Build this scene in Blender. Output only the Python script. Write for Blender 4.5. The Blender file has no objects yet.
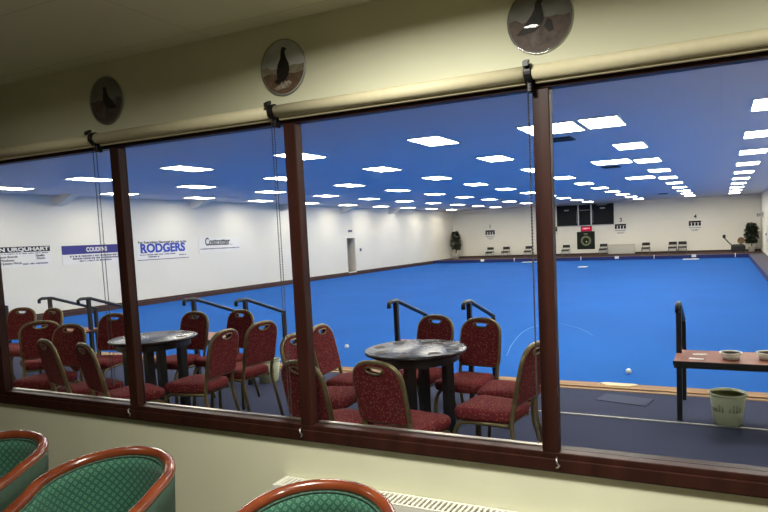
import bpy, bmesh, math, random
from mathutils import Vector, Matrix
random.seed(7)
C = bpy.context.scene.collection
PI = math.pi

# ------------------------------------------------------------------ materials
def lin(c):
    out = []
    for v in c:
        v = v / 255.0
        out.append(v / 12.92 if v <= 0.04045 else ((v + 0.055) / 1.055) ** 2.4)
    return (out[0], out[1], out[2], 1.0)

def newmat(name):
    m = bpy.data.materials.new(name); m.use_nodes = True
    nt = m.node_tree; nt.nodes.clear()
    out = nt.nodes.new('ShaderNodeOutputMaterial')
    return m, nt, out

def mat(name, col, rough=0.6, metal=0.0, noise=0.0, nscale=20.0, spec=0.5, bump=0.0, col2=None, coat=0.0, stretch=None):
    """principled material, its colour broken up by a noise texture"""
    m, nt, out = newmat(name)
    b = nt.nodes.new('ShaderNodeBsdfPrincipled')
    nt.links.new(b.outputs[0], out.inputs[0])
    b.inputs['Roughness'].default_value = rough
    b.inputs['Metallic'].default_value = metal
    b.inputs['Specular IOR Level'].default_value = spec
    b.inputs['Coat Weight'].default_value = coat
    c = lin(col)
    b.inputs['Base Color'].default_value = c
    if noise > 0 or col2:
        tc = nt.nodes.new('ShaderNodeTexCoord')
        n = nt.nodes.new('ShaderNodeTexNoise'); n.inputs['Scale'].default_value = nscale
        n.inputs['Detail'].default_value = 4
        if stretch:
            mp = nt.nodes.new('ShaderNodeMapping'); mp.inputs['Scale'].default_value = stretch
            nt.links.new(tc.outputs['Object'], mp.inputs[0]); nt.links.new(mp.outputs[0], n.inputs['Vector'])
        else:
            nt.links.new(tc.outputs['Object'], n.inputs['Vector'])
        r = nt.nodes.new('ShaderNodeValToRGB')
        c2 = lin(col2) if col2 else None
        if c2 is None:
            lo = [max(0, x * (1 - noise)) for x in c[:3]] + [1]; hi = [min(1, x * (1 + noise)) for x in c[:3]] + [1]
        else:
            lo, hi = c, c2
        r.color_ramp.elements[0].position = 0.3; r.color_ramp.elements[1].position = 0.7
        r.color_ramp.elements[0].color = lo; r.color_ramp.elements[1].color = hi
        nt.links.new(n.outputs['Fac'], r.inputs[0]); nt.links.new(r.outputs[0], b.inputs['Base Color'])
        if bump > 0:
            bp = nt.nodes.new('ShaderNodeBump'); bp.inputs['Strength'].default_value = bump
            bp.inputs['Distance'].default_value = 0.004
            nt.links.new(n.outputs['Fac'], bp.inputs['Height']); nt.links.new(bp.outputs[0], b.inputs['Normal'])
    return m

def mathn(nt, op, a, b=None, c=None):
    n = nt.nodes.new('ShaderNodeMath'); n.operation = op
    for i, v in enumerate((a, b, c)):
        if v is None: continue
        if isinstance(v, (int, float)): n.inputs[i].default_value = v
        else: nt.links.new(v, n.inputs[i])
    return n.outputs[0]

def emis(name, col, strength):
    m, nt, out = newmat(name)
    e = nt.nodes.new('ShaderNodeEmission'); e.inputs[0].default_value = lin(col); e.inputs[1].default_value = strength
    nt.links.new(e.outputs[0], out.inputs[0])
    return m

def glassmat(name, tint=(236, 240, 240), ior=1.45, rough=0.0, k=1.0):
    m, nt, out = newmat(name)
    t = nt.nodes.new('ShaderNodeBsdfTransparent'); t.inputs[0].default_value = lin(tint)
    g = nt.nodes.new('ShaderNodeBsdfGlossy'); g.inputs['Roughness'].default_value = rough
    # Schlick reflectance, the same from either side of the pane
    ge = nt.nodes.new('ShaderNodeNewGeometry'); dt = nt.nodes.new('ShaderNodeVectorMath'); dt.operation = 'DOT_PRODUCT'
    nt.links.new(ge.outputs['Normal'], dt.inputs[0]); nt.links.new(ge.outputs['Incoming'], dt.inputs[1])
    r0 = ((ior - 1) / (ior + 1)) ** 2
    p5 = mathn(nt, 'POWER', mathn(nt, 'SUBTRACT', 1.0, mathn(nt, 'ABSOLUTE', dt.outputs['Value'])), 5.0)
    fr = mathn(nt, 'ADD', mathn(nt, 'MULTIPLY', p5, (1 - r0) * k), r0 * k)
    mx = nt.nodes.new('ShaderNodeMixShader')
    nt.links.new(fr, mx.inputs[0])
    nt.links.new(t.outputs[0], mx.inputs[1]); nt.links.new(g.outputs[0], mx.inputs[2])
    nt.links.new(mx.outputs[0], out.inputs[0])
    return m

def gridmat(name, col, line, sx, sy, w=0.012, rough=0.8, axes=('X', 'Y'), brick=False):
    """paint or tile with thin joint lines on a regular grid"""
    m, nt, out = newmat(name)
    b = nt.nodes.new('ShaderNodeBsdfPrincipled'); nt.links.new(b.outputs[0], out.inputs[0])
    b.inputs['Roughness'].default_value = rough
    tc = nt.nodes.new('ShaderNodeTexCoord'); sp = nt.nodes.new('ShaderNodeSeparateXYZ')
    nt.links.new(tc.outputs['Object'], sp.inputs[0])
    a = mathn(nt, 'DIVIDE', sp.outputs[axes[0]], sx); c = mathn(nt, 'DIVIDE', sp.outputs[axes[1]], sy)
    if brick:
        row = mathn(nt, 'FLOOR', c); a = mathn(nt, 'ADD', a, mathn(nt, 'MULTIPLY', row, 0.5))
    la = mathn(nt, 'LESS_THAN', mathn(nt, 'FRACT', a), w / sx); lc = mathn(nt, 'LESS_THAN', mathn(nt, 'FRACT', c), w / sy)
    l = mathn(nt, 'MAXIMUM', la, lc)
    n = nt.nodes.new('ShaderNodeTexNoise'); n.inputs['Scale'].default_value = 1.3
    nt.links.new(tc.outputs['Object'], n.inputs['Vector'])
    r = nt.nodes.new('ShaderNodeValToRGB'); cc = lin(col)
    r.color_ramp.elements[0].color = [x * 0.96 for x in cc[:3]] + [1]; r.color_ramp.elements[1].color = cc
    nt.links.new(n.outputs['Fac'], r.inputs[0])
    mx = nt.nodes.new('ShaderNodeMix'); mx.data_type = 'RGBA'
    nt.links.new(l, mx.inputs[0]); nt.links.new(r.outputs[0], mx.inputs[6]); mx.inputs[7].default_value = lin(line)
    nt.links.new(mx.outputs[2], b.inputs['Base Color'])
    return m

def fabric_speckle(name, base, dark, fleck, scale=70.0):
    m, nt, out = newmat(name)
    b = nt.nodes.new('ShaderNodeBsdfPrincipled'); nt.links.new(b.outputs[0], out.inputs[0])
    b.inputs['Roughness'].default_value = 0.9; b.inputs['Specular IOR Level'].default_value = 0.15
    tc = nt.nodes.new('ShaderNodeTexCoord')
    v = nt.nodes.new('ShaderNodeTexVoronoi'); v.inputs['Scale'].default_value = scale
    nt.links.new(tc.outputs['Object'], v.inputs['Vector'])
    n = nt.nodes.new('ShaderNodeTexNoise'); n.inputs['Scale'].default_value = 60
    nt.links.new(tc.outputs['Object'], n.inputs['Vector'])
    r = nt.nodes.new('ShaderNodeValToRGB'); r.color_ramp.elements[0].color = lin(dark); r.color_ramp.elements[1].color = lin(base)
    r.color_ramp.elements[0].position = 0.25; r.color_ramp.elements[1].position = 0.7
    nt.links.new(n.outputs['Fac'], r.inputs[0])
    f = mathn(nt, 'LESS_THAN', v.outputs['Distance'], 0.3)
    mx = nt.nodes.new('ShaderNodeMix'); mx.data_type = 'RGBA'
    nt.links.new(mathn(nt, 'MULTIPLY', f, 0.75), mx.inputs[0]); nt.links.new(r.outputs[0], mx.inputs[6]); mx.inputs[7].default_value = lin(fleck)
    nt.links.new(mx.outputs[2], b.inputs['Base Color'])
    return m

def fabric_squares(name, base, mark, cell=0.034):
    """woven cloth with small open squares set in a diamond lattice (uses the UV map, in metres)"""
    m, nt, out = newmat(name)
    b = nt.nodes.new('ShaderNodeBsdfPrincipled'); nt.links.new(b.outputs[0], out.inputs[0])
    b.inputs['Roughness'].default_value = 0.75; b.inputs['Specular IOR Level'].default_value = 0.3
    b.inputs['Sheen Weight'].default_value = 0.15
    uv = nt.nodes.new('ShaderNodeUVMap'); sp = nt.nodes.new('ShaderNodeSeparateXYZ'); nt.links.new(uv.outputs[0], sp.inputs[0])
    p = mathn(nt, 'DIVIDE', mathn(nt, 'ADD', sp.outputs[0], sp.outputs[1]), cell)
    q = mathn(nt, 'DIVIDE', mathn(nt, 'SUBTRACT', sp.outputs[0], sp.outputs[1]), cell)
    def dist(x): return mathn(nt, 'ABSOLUTE', mathn(nt, 'SUBTRACT', mathn(nt, 'FRACT', x), 0.5))
    fx, fy = dist(p), dist(q)
    d = mathn(nt, 'MAXIMUM', fx, fy)
    ring = mathn(nt, 'MULTIPLY', mathn(nt, 'LESS_THAN', d, 0.27), mathn(nt, 'GREATER_THAN', d, 0.13))
    mx = nt.nodes.new('ShaderNodeMix'); mx.data_type = 'RGBA'
    nt.links.new(ring, mx.inputs[0]); mx.inputs[6].default_value = lin(base); mx.inputs[7].default_value = lin(mark)
    nt.links.new(mx.outputs[2], b.inputs['Base Color'])
    return m

M = {}
M['lounge_wall'] = mat('cream wall paint', (222, 222, 192), 0.75, noise=0.03, nscale=3)
M['lounge_panel'] = mat('dark wood panelling', (84, 60, 42), 0.6, noise=0.3, nscale=5, stretch=(3, 3, 0.3))
M['lounge_ceiling'] = gridmat('lounge ceiling tiles', (222, 220, 196), (200, 198, 174), 1.2, 0.6, 0.008, axes=('X', 'Y'))
M['lounge_floor'] = mat('lounge carpet', (112, 108, 92), 0.95, noise=0.4, nscale=40)
M['hall_wall'] = mat('white hall paint', (226, 222, 210), 0.7, noise=0.02, nscale=1.5)
M['block_wall'] = gridmat('painted blockwork', (238, 233, 218), (228, 223, 208), 0.9, 0.45, 0.02, axes=('X', 'Z'), brick=True)
M['hall_ceiling'] = gridmat('hall ceiling tiles', (208, 206, 214), (201, 199, 207), 0.65, 0.68, 0.015)
M['green'] = mat('blue bowling carpet', (14, 84, 160), 0.9, noise=0.06, nscale=0.6, spec=0.15)
M['carpet'] = mat('dark blue carpet', (58, 63, 86), 0.95, noise=0.28, nscale=120, spec=0.1, bump=0.3)
M['patch'] = mat('grey blue carpet tile', (74, 79, 100), 0.95, noise=0.2, nscale=120, spec=0.1)
M['bank_carpet'] = mat('grey bank carpet', (92, 89, 98), 0.95, noise=0.15, nscale=60, spec=0.1)
M['bank_brown'] = mat('dark brown bank carpet', (76, 62, 58), 0.95, noise=0.15, nscale=60, spec=0.1)
M['navy'] = mat('navy ditch face', (22, 38, 96), 0.8, noise=0.1, nscale=8)
M['dark_wood'] = mat('dark skirting wood', (64, 36, 28), 0.5, noise=0.25, nscale=6)
M['mahogany'] = mat('mahogany stain', (50, 25, 18), 0.45, noise=0.35, nscale=14, stretch=(1, 1, 0.15), spec=0.22)
M['kerb_wood'] = mat('varnished kerb timber', (168, 132, 90), 0.6, col2=(112, 82, 54), nscale=5, stretch=(0.15, 9, 9), spec=0.2)
M['kerb_dark'] = mat('brown kerb edge', (66, 42, 28), 0.5, noise=0.2, nscale=10)
M['glass'] = glassmat('window glass', (240, 243, 244), 1.35, 0.0, 0.6)
M['dome'] = glassmat('convex picture glass', (240, 240, 238), 1.45, 0.03, 0.5)
M['blind'] = mat('cream blind fabric', (214, 206, 170), 0.6, noise=0.03, nscale=30)
M['black'] = mat('black plastic', (16, 15, 15), 0.45, noise=0.1, nscale=20)
M['black_metal'] = mat('black painted steel', (20, 20, 24), 0.4, noise=0.1, nscale=12)
M['chain'] = mat('dark beads', (50, 46, 44), 0.5, noise=0.1, nscale=30)
M['reflection'] = mat('pale varnished sill bead', (170, 158, 144), 0.3, 0.6, noise=0.06, nscale=8)  # pale colour painting the white wall's reflection in the sill varnish
M['silver'] = mat('dull silver', (176, 176, 172), 0.3, 0.9, noise=0.1, nscale=15)
M['burgundy'] = fabric_speckle('burgundy speckled cloth', (116, 40, 46), (88, 29, 33), (150, 92, 70), 60)
M['bronze'] = mat('bronze painted frame', (120, 104, 72), 0.38, 0.55, noise=0.15, nscale=25)
M['table_top'] = mat('dark polished tabletop', (36, 28, 29), 0.24, noise=0.3, nscale=7, spec=0.4)
M['table_leg'] = mat('black table legs', (18, 15, 15), 0.4, noise=0.15, nscale=9)
M['coaster'] = mat('pale beer mat', (128, 120, 114), 0.6, noise=0.2, nscale=50)
M['coaster_dark'] = mat('dark beer mat print', (58, 44, 44), 0.6, noise=0.2, nscale=50)
M['shelf_wood'] = mat('brown laminate shelf', (150, 96, 76), 0.5, col2=(126, 76, 60), nscale=6, spec=0.25)
M['bin'] = mat('pale green plastic', (206, 210, 180), 0.5, noise=0.04, nscale=10)
nt = M['bin'].node_tree; pb = [n for n in nt.nodes if n.type == 'BSDF_PRINCIPLED'][0]; tl = nt.nodes.new('ShaderNodeBsdfTranslucent'); tl.inputs[0].default_value = lin((216, 220, 190))
mx = nt.nodes.new('ShaderNodeMixShader'); mx.inputs[0].default_value = 0.4
nt.links.new(pb.outputs[0], mx.inputs[1]); nt.links.new(tl.outputs[0], mx.inputs[2]); nt.links.new(mx.outputs[0], [n for n in nt.nodes if n.type == 'OUTPUT_MATERIAL'][0].inputs[0])
M['bin_print'] = mat('grey green print', (150, 160, 138), 0.6, noise=0.1, nscale=40)
M['bowl'] = mat('white plastic tub', (226, 224, 212), 0.4, noise=0.03, nscale=12)
M['paper'] = mat('white paper', (228, 226, 220), 0.8, noise=0.04, nscale=30)
M['white_paint'] = mat('white enamel', (230, 228, 214), 0.35, noise=0.02, nscale=9)
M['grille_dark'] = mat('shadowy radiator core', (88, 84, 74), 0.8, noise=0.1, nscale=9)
M['light_frame'] = mat('white light trim', (230, 230, 232), 0.5, noise=0.02, nscale=9)
M['diffuser'] = emis('light panel glow', (255, 244, 224), 41.0)
M['vent'] = mat('dark vent grille', (46, 50, 62), 0.6, noise=0.1, nscale=9)
M['sign_white'] = mat('white sign board', (228, 225, 219), 0.5, noise=0.02, nscale=5)
M['sign_black'] = mat('black sign ink', (28, 26, 32), 0.6, noise=0.05, nscale=9)
M['sign_navy'] = mat('navy sign band', (44, 44, 120), 0.5, noise=0.05, nscale=9)
M['sign_blue'] = mat('blue sign lettering', (36, 66, 168), 0.5, noise=0.05, nscale=9)
M['sign_grey'] = mat('small grey print', (84, 86, 112), 0.6, noise=0.05, nscale=9)
M['board_dark'] = mat('black score board', (24, 27, 28), 0.6, noise=0.15, nscale=3, spec=0.15)
M['pale_print'] = mat('pale board print', (168, 170, 168), 0.6, noise=0.05, nscale=9)
M['led_red'] = emis('red display glow', (224, 30, 70), 0.9)
M['led_text'] = emis('pink display letters', (255, 190, 200), 1.4)
M['emblem'] = mat('dark green emblem board', (24, 32, 26), 0.6, noise=0.1, nscale=5, spec=0.15)
M['gold_print'] = mat('dull gold print', (150, 150, 110), 0.6, noise=0.1, nscale=20)
M['leaf'] = mat('dark green leaves', (34, 46, 28), 0.75, noise=0.4, nscale=6, spec=0.15)
M['bark'] = mat('brown stem', (74, 58, 44), 0.8, noise=0.2, nscale=20)
M['pot'] = mat('white pot', (222, 218, 208), 0.5, noise=0.03, nscale=9)
M['pad_black'] = mat('black seat pad', (30, 28, 28), 0.7, noise=0.1, nscale=30)
M['grey_metal'] = mat('grey tube', (120, 118, 114), 0.4, 0.5, noise=0.1, nscale=20)
M['bench_pale'] = mat('pale bench paint', (202, 198, 186), 0.6, noise=0.04, nscale=6)
M['brown_disc'] = mat('brown hose reel', (126, 96, 68), 0.7, noise=0.2, nscale=12)
M['rim_wood'] = mat('glossy reddish rim', (124, 60, 30), 0.22, col2=(92, 40, 20), nscale=9, coat=0.6)
M['tub_green'] = fabric_squares('green squared cloth', (34, 84, 66), (84, 126, 98), 0.038)
M['tub_plain'] = mat('green seat cloth', (32, 92, 68), 0.8, noise=0.1, nscale=60)
M['tub_out'] = mat('dark green outer cloth', (40, 62, 48), 0.8, noise=0.15, nscale=60)
M['leg_wood'] = mat('dark chair leg wood', (52, 24, 14), 0.4, noise=0.2, nscale=10)
M['curve'] = mat('pale chalk', (96, 150, 206), 0.9, noise=0.05, nscale=20)
M['ball'] = mat('white ball', (238, 236, 226), 0.3, noise=0.02, nscale=20)
M['cloth_pale'] = mat('pale cloth', (214, 196, 160), 0.8, noise=0.08, nscale=30)
M['seam'] = mat('worn metal strip', (140, 138, 132), 0.5, 0.3, noise=0.2, nscale=30)
M['door_white'] = mat('off white door', (222, 214, 198), 0.5, noise=0.03, nscale=4)
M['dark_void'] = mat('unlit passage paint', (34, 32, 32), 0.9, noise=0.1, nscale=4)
# plate pictures
M['pic_sky'] = mat('picture sky', (225, 227, 224), 0.6, col2=(195, 197, 197), nscale=9)
M['pic_hill'] = mat('picture hill', (160, 150, 128), 0.6, noise=0.25, nscale=40)
M['pic_moor'] = mat('picture moor', (134, 108, 86), 0.6, col2=(100, 80, 64), nscale=45)
M['pic_bird'] = mat('picture bird', (36, 30, 28), 0.6, noise=0.25, nscale=60)
M['pic_rock'] = mat('picture rock', (220, 210, 195), 0.6, col2=(140, 126, 110), nscale=60)
M['pic_heather'] = mat('picture heather rock', (122, 106, 100), 0.6, col2=(70, 58, 54), nscale=30)
M['pic_dusk'] = mat('picture dusk sky', (160, 158, 154), 0.6, col2=(130, 128, 126), nscale=10)
M['pic_gloom'] = mat('picture dark heather', (84, 72, 66), 0.6, col2=(112, 90, 84), nscale=40)

# ------------------------------------------------------------------ mesh helpers
def obj(name, bm, m, parent=None, loc=None):
    me = bpy.data.meshes.new(name)
    bmesh.ops.recalc_face_normals(bm, faces=bm.faces[:])
    bm.to_mesh(me); bm.free()
    for x in (m if isinstance(m, (list, tuple)) else [m]): me.materials.append(x)
    o = bpy.data.objects.new(name, me); C.objects.link(o)
    if parent: o.parent = parent
    if loc: o.location = loc
    return o

def tag(o, label=None, cat=None, group=None, kind=None):
    if label: o['label'] = label
    if cat: o['category'] = cat
    if group: o['group'] = group
    if kind: o['kind'] = kind
    return o

def thing(name, label, cat, loc=(0, 0, 0), rz=0, group=None):
    o = bpy.data.objects.new(name, None); o.empty_display_size = 0.1; C.objects.link(o)
    o.location = loc; o.rotation_euler = (0, 0, rz)
    return tag(o, label, cat, group)

def dup(root, loc, rz=None, label=None, group=None):
    r = root.copy(); C.objects.link(r); r.location = loc
    if rz is not None: r.rotation_euler = (0, 0, rz)
    if label: r['label'] = label
    if group: r['group'] = group
    for ch in list(root.children):
        c = ch.copy(); C.objects.link(c); c.parent = r
        for g in list(ch.children):
            d = g.copy(); C.objects.link(d); d.parent = c
    return r

def struct(name, bm, m, label=None):
    o = obj(name, bm, m); o['kind'] = 'structure'
    if label: o['label'] = label
    return o

def box(bm, x0, x1, y0, y1, z0, z1, bev=0.0, mi=0):
    vs = [bm.verts.new((x, y, z)) for z in (z0, z1) for y in (y0, y1) for x in (x0, x1)]
    q = [(0, 2, 3, 1), (4, 5, 7, 6), (0, 1, 5, 4), (1, 3, 7, 5), (3, 2, 6, 7), (2, 0, 4, 6)]
    fs = [bm.faces.new([vs[i] for i in f]) for f in q]
    for f in fs: f.material_index = mi
    if bev > 0:
        es = list({e for f in fs for e in f.edges})
        r = bmesh.ops.bevel(bm, geom=es, offset=bev, segments=2, affect='EDGES', profile=0.5)
        for f in r['faces']: f.material_index = mi
    return vs

def tube(bm, pts, r, n=8, closed=False, flat=None, mi=0, cap=True):
    """sweep a circle (or an ellipse, flat=(rx, ry)) along a path"""
    P = [Vector(p) for p in pts]; k = len(P); rings = []
    up = None
    for i in range(k):
        a = P[(i - 1) % k] if (closed or i > 0) else P[0]
        b = P[(i + 1) % k] if (closed or i < k - 1) else P[-1]
        t = (b - a).normalized()
        if up is None:
            up = Vector((0, 0, 1)) if abs(t.z) < 0.9 else Vector((0, 1, 0))
        s = t.cross(up)
        if s.length < 1e-5: s = t.orthogonal()
        s.normalize(); u = s.cross(t).normalized()
        if not flat: up = u
        rr = r[i] if isinstance(r, (list, tuple)) else r
        rx, ry = flat if flat else (rr, rr)
        rings.append([bm.verts.new(P[i] + s * (rx * math.cos(2 * PI * j / n + PI / n)) + u * (ry * math.sin(2 * PI * j / n + PI / n))) for j in range(n)])
    for i in range(k if closed else k - 1):
        A, B = rings[i], rings[(i + 1) % k]
        for j in range(n):
            f = bm.faces.new((A[j], A[(j + 1) % n], B[(j + 1) % n], B[j])); f.smooth = n > 4; f.material_index = mi
    if cap and not closed:
        bm.faces.new(rings[0]).material_index = mi; bm.faces.new(rings[-1]).material_index = mi

def lathe(bm, prof, n=24, c=(0, 0, 0), mi=0, smooth=True):
    rings = []
    for r, z in prof:
        if r < 1e-6: rings.append([bm.verts.new((c[0], c[1], c[2] + z))])
        else: rings.append([bm.verts.new((c[0] + r * math.cos(2 * PI * j / n), c[1] + r * math.sin(2 * PI * j / n), c[2] + z)) for j in range(n)])
    for A, B in zip(rings, rings[1:]):
        for j in range(n):
            a0, a1 = A[j % len(A)], A[(j + 1) % len(A)]; b0, b1 = B[j % len(B)], B[(j + 1) % len(B)]
            vs = []
            for v in (a0, a1, b1, b0):
                if v not in vs: vs.append(v)
            if len(vs) > 2:
                f = bm.faces.new(vs); f.smooth = smooth; f.material_index = mi
    for R in (rings[0], rings[-1]):
        if len(R) > 2:
            try: bm.faces.new(R).material_index = mi
            except ValueError: pass

def loft(bm, loops, mi=0, smooth=True, caps=True):
    R = [[bm.verts.new(p) for p in L] for L in loops]
    n = len(R[0])
    for A, B in zip(R, R[1:]):
        for j in range(n):
            f = bm.faces.new((A[j], A[(j + 1) % n], B[(j + 1) % n], B[j])); f.smooth = smooth; f.material_index = mi
    if caps:
        for L in (R[0], R[-1]):
            f = bm.faces.new(L); f.material_index = mi; f.smooth = False
    return R

def rrect(w0, w1, y0, y1, r, z, k=5, sc=1.0):
    """rounded trapezoid outline: width w0 at y0, w1 at y1"""
    cx, cy = 0, (y0 + y1) / 2; pts = []
    for (X, Y, a0) in ((w1 / 2 - r, y1 - r, 0), (-w1 / 2 + r, y1 - r, PI / 2), (-w0 / 2 + r, y0 + r, PI), (w0 / 2 - r, y0 + r, 1.5 * PI)):
        for i in range(k + 1):
            a = a0 + PI / 2 * i / k
            pts.append(((X + r * math.cos(a)) * sc, cy + (Y + r * math.sin(a) - cy) * sc, z))
    return pts

def poly(bm, pts2, fn, thick, mi=0, holes=()):
    """outline in 2D, lifted to 3D by fn(u, v, w), with thickness"""
    def loop(ps, w):
        vs = [bm.verts.new(fn(u, v, w)) for u, v in ps]
        es = [bm.edges.new((vs[i], vs[(i + 1) % len(vs)])) for i in range(len(vs))]
        return vs, es
    sides = []
    for w in (0, thick):
        alle = []; allv = []
        for ps in [pts2] + list(holes):
            vs, es = loop(ps, w); alle += es; allv.append(vs)
        g = bmesh.ops.triangle_fill(bm, use_beauty=True, use_dissolve=False, edges=alle)
        for f in g['geom']:
            if isinstance(f, bmesh.types.BMFace): f.material_index = mi
        sides.append(allv)
        if thick == 0: return
    for A, B in zip(*sides):
        n = len(A)
        for j in range(n):
            f = bm.faces.new((A[j], A[(j + 1) % n], B[(j + 1) % n], B[j])); f.material_index = mi

def text_mesh(name, s, size, m, parent, mx, width=None, bold=0.0, align='CENTER', extrude=0.004, shear=0.0):
    cu = bpy.data.curves.new(name, 'FONT'); cu.body = s; cu.size = size; cu.align_x = align; cu.align_y = 'CENTER'
    cu.extrude = extrude; cu.offset = bold; cu.resolution_u = 3; cu.shear = shear
    t = bpy.data.objects.new(name + '_tmp', cu); C.objects.link(t)
    bpy.context.view_layer.update()
    dg = bpy.context.evaluated_depsgraph_get()
    me = bpy.data.meshes.new_from_object(t.evaluated_get(dg))
    bpy.data.objects.remove(t); bpy.data.curves.remove(cu)
    if width:
        xs = [v.co.x for v in me.vertices]; k = width / max(1e-6, max(xs) - min(xs))
        c = (max(xs) + min(xs)) / 2 if align == 'CENTER' else min(xs)
        for v in me.vertices: v.co.x = (v.co.x - c) * k
    me.transform(mx); me.materials.clear(); me.materials.append(m); me.name = name
    o = bpy.data.objects.new(name, me); C.objects.link(o)
    if parent: o.parent = parent
    return o

# planes for flat things on walls: local x to the reader's right, y up, z out of the wall
def on_far(x, y, z): return Matrix(((1, 0, 0, x), (0, 0, -1, y), (0, 1, 0, z), (0, 0, 0, 1)))
def on_left(x, y, z): return Matrix(((0, 0, 1, x), (1, 0, 0, y), (0, 1, 0, z), (0, 0, 0, 1)))

# ------------------------------------------------------------------ key sizes (metres; the camera stands at x 0, y 0)
XL, XR, YF, YN = -15.1, 1.85, 35.4, 2.62      # hall
HC, LC, LF = 2.88, 2.59, -0.20                # hall ceiling, lounge ceiling, lounge floor
GZ = -0.16                                    # level of the green
GX0, GX1, GY0, GY1 = -14.98, 1.15, 6.07, 32.05
WS, WH = 0.59, 2.099                          # glass bottom and top
MUL = [-5.67, -4.45, -3.167, -1.920, -0.661, 0.60, 1.85]

# ------------------------------------------------------------------ hall shell
bm = bmesh.new(); box(bm, XL, XR, YN, 5.80, -0.3, 0.0); struct('floor_walkway', bm, M['carpet'])
bm = bmesh.new(); box(bm, GX0, GX1, GY0, GY1, GZ - 0.1, GZ); struct('floor_green', bm, M['green'])
bm = bmesh.new(); box(bm, XL, XR, GY1 + 0.06, YF, -0.3, 0.0); struct('floor_far_bank', bm, M['bank_brown'])
bm = bmesh.new(); box(bm, GX1 + 0.05, XR, 6.07, GY1 + 0.06, -0.3, 0.0); struct('floor_right_bank', bm, M['bank_carpet'])
bm = bmesh.new(); box(bm, XL, GX0 - 0.05, 6.07, GY1 + 0.06, -0.3, -0.05); struct('floor_left_bank', bm, M['dark_wood'])
bm = bmesh.new(); box(bm, XL - 0.1, XR + 0.1, YN, YF + 0.1, HC, HC + 0.1); struct('ceiling_hall', bm, M['hall_ceiling'])
bm = bmesh.new(); box(bm, XL - 0.1, XR + 0.1, YF, YF + 0.12, -0.3, HC); struct('wall_far', bm, M['block_wall'])
DY0, DY1, DZ = 23.3, 24.0, 1.50
bm = bmesh.new()
box(bm, XL - 0.12, XL, YN, DY0, -0.3, HC); box(bm, XL - 0.12, XL, DY1, YF, -0.3, HC); box(bm, XL - 0.12, XL, DY0, DY1, DZ, HC)
box(bm, XL - 0.12, XL, DY0, DY1, -0.3, 0.0)
struct('wall_left', bm, M['hall_wall'])
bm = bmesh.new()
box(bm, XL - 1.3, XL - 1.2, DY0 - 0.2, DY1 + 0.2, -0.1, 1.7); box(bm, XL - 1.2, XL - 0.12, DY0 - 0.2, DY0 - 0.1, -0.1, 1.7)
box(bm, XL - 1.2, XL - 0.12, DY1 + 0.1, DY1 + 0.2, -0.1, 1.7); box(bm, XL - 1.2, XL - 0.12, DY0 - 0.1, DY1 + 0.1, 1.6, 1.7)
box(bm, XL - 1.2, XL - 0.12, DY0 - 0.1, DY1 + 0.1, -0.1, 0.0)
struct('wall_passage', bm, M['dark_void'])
d1 = bpy.data.objects.new('door_1', None); C.objects.link(d1); d1.location = (XL, DY1, 0); d1['kind'] = 'structure'
bm = bmesh.new(); box(bm, -0.6, -0.005, -0.05, -0.01, 0.01, DZ - 0.02, 0.004); obj('door_leaf', bm, M['door_white'], d1)
bm = bmesh.new(); tube(bm, [(-0.55, -0.05, 0.7), (-0.55, -0.09, 0.7), (-0.47, -0.09, 0.7)], 0.01); obj('door_handle', bm, M['silver'], d1)
bm = bmesh.new(); box(bm, XR, XR + 0.12, YN, YF, -0.3, HC); struct('wall_right', bm, M['hall_wall'])
d2 = bpy.data.objects.new('door_2', None); C.objects.link(d2); d2.location = (XR, 30.4, 0); d2['kind'] = 'structure'
bm = bmesh.new(); box(bm, -0.03, 0.0, -0.5, 0.5, 0.01, 1.65, 0.004); obj('door_leaf', bm, M['door_white'], d2)
bm = bmesh.new()
box(bm, -0.05, 0.0, 0.5, 0.57, 0.0, 1.72, 0.004); box(bm, -0.05, 0.0, -0.57, -0.5, 0.0, 1.72, 0.004); box(bm, -0.05, 0.0, -0.5, 0.5, 1.65, 1.72, 0.004)
obj('door_frame', bm, M['door_white'], d2)
bm = bmesh.new(); box(bm, -0.07, -0.03, 0.40, 0.42, 0.86, 0.96, 0.005); obj('door_handle', bm, M['black'], d2)

# kerbs and skirtings
bm = bmesh.new(); box(bm, GX0, GX1, 5.80, 5.86, -0.3, 0.006, 0.002); box(bm, GX0, GX1, 5.895, 6.07, -0.3, 0.010, 0.004); box(bm, XL, GX0, 5.80, 6.07, -0.3, 0.0); box(bm, GX1, XR, 5.80, 6.07, -0.3, 0.0)
struct('trim_1', bm, M['kerb_wood'])
bm = bmesh.new(); box(bm, GX0, GX1, 5.86, 5.895, -0.3, 0.0); struct('trim_2', bm, M['kerb_dark'])
bm = bmesh.new(); box(bm, GX0 - 0.05, GX1 + 0.05, GY1, GY1 + 0.06, GZ - 0.1, 0.0); box(bm, GX1, GX1 + 0.05, 6.07, GY1, GZ - 0.1, 0.0); struct('trim_3', bm, M['navy'])
bm = bmesh.new(); box(bm, GX0 - 0.05, GX0, 6.07, GY1, GZ - 0.1, -0.045); struct('trim_4', bm, M['dark_wood'])
bm = bmesh.new(); box(bm, XL + 0.02, XR - 0.02, YF - 0.02, YF, 0.0, 0.09); struct('baseboard_far', bm, M['dark_wood'])
bm = bmesh.new(); box(bm, XL, XL + 0.02, 6.07, DY0, -0.06, 0.0); box(bm, XL, XL + 0.02, DY1, GY1, -0.06, 0.0); struct('baseboard_left', bm, M['dark_wood'])
bm = bmesh.new(); box(bm, GX0 - 0.02, GX1 + 0.05, GY1 + 0.06, GY1 + 0.5, 0.0, 0.012); struct('trim_5', bm, M['dark_wood'])
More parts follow.
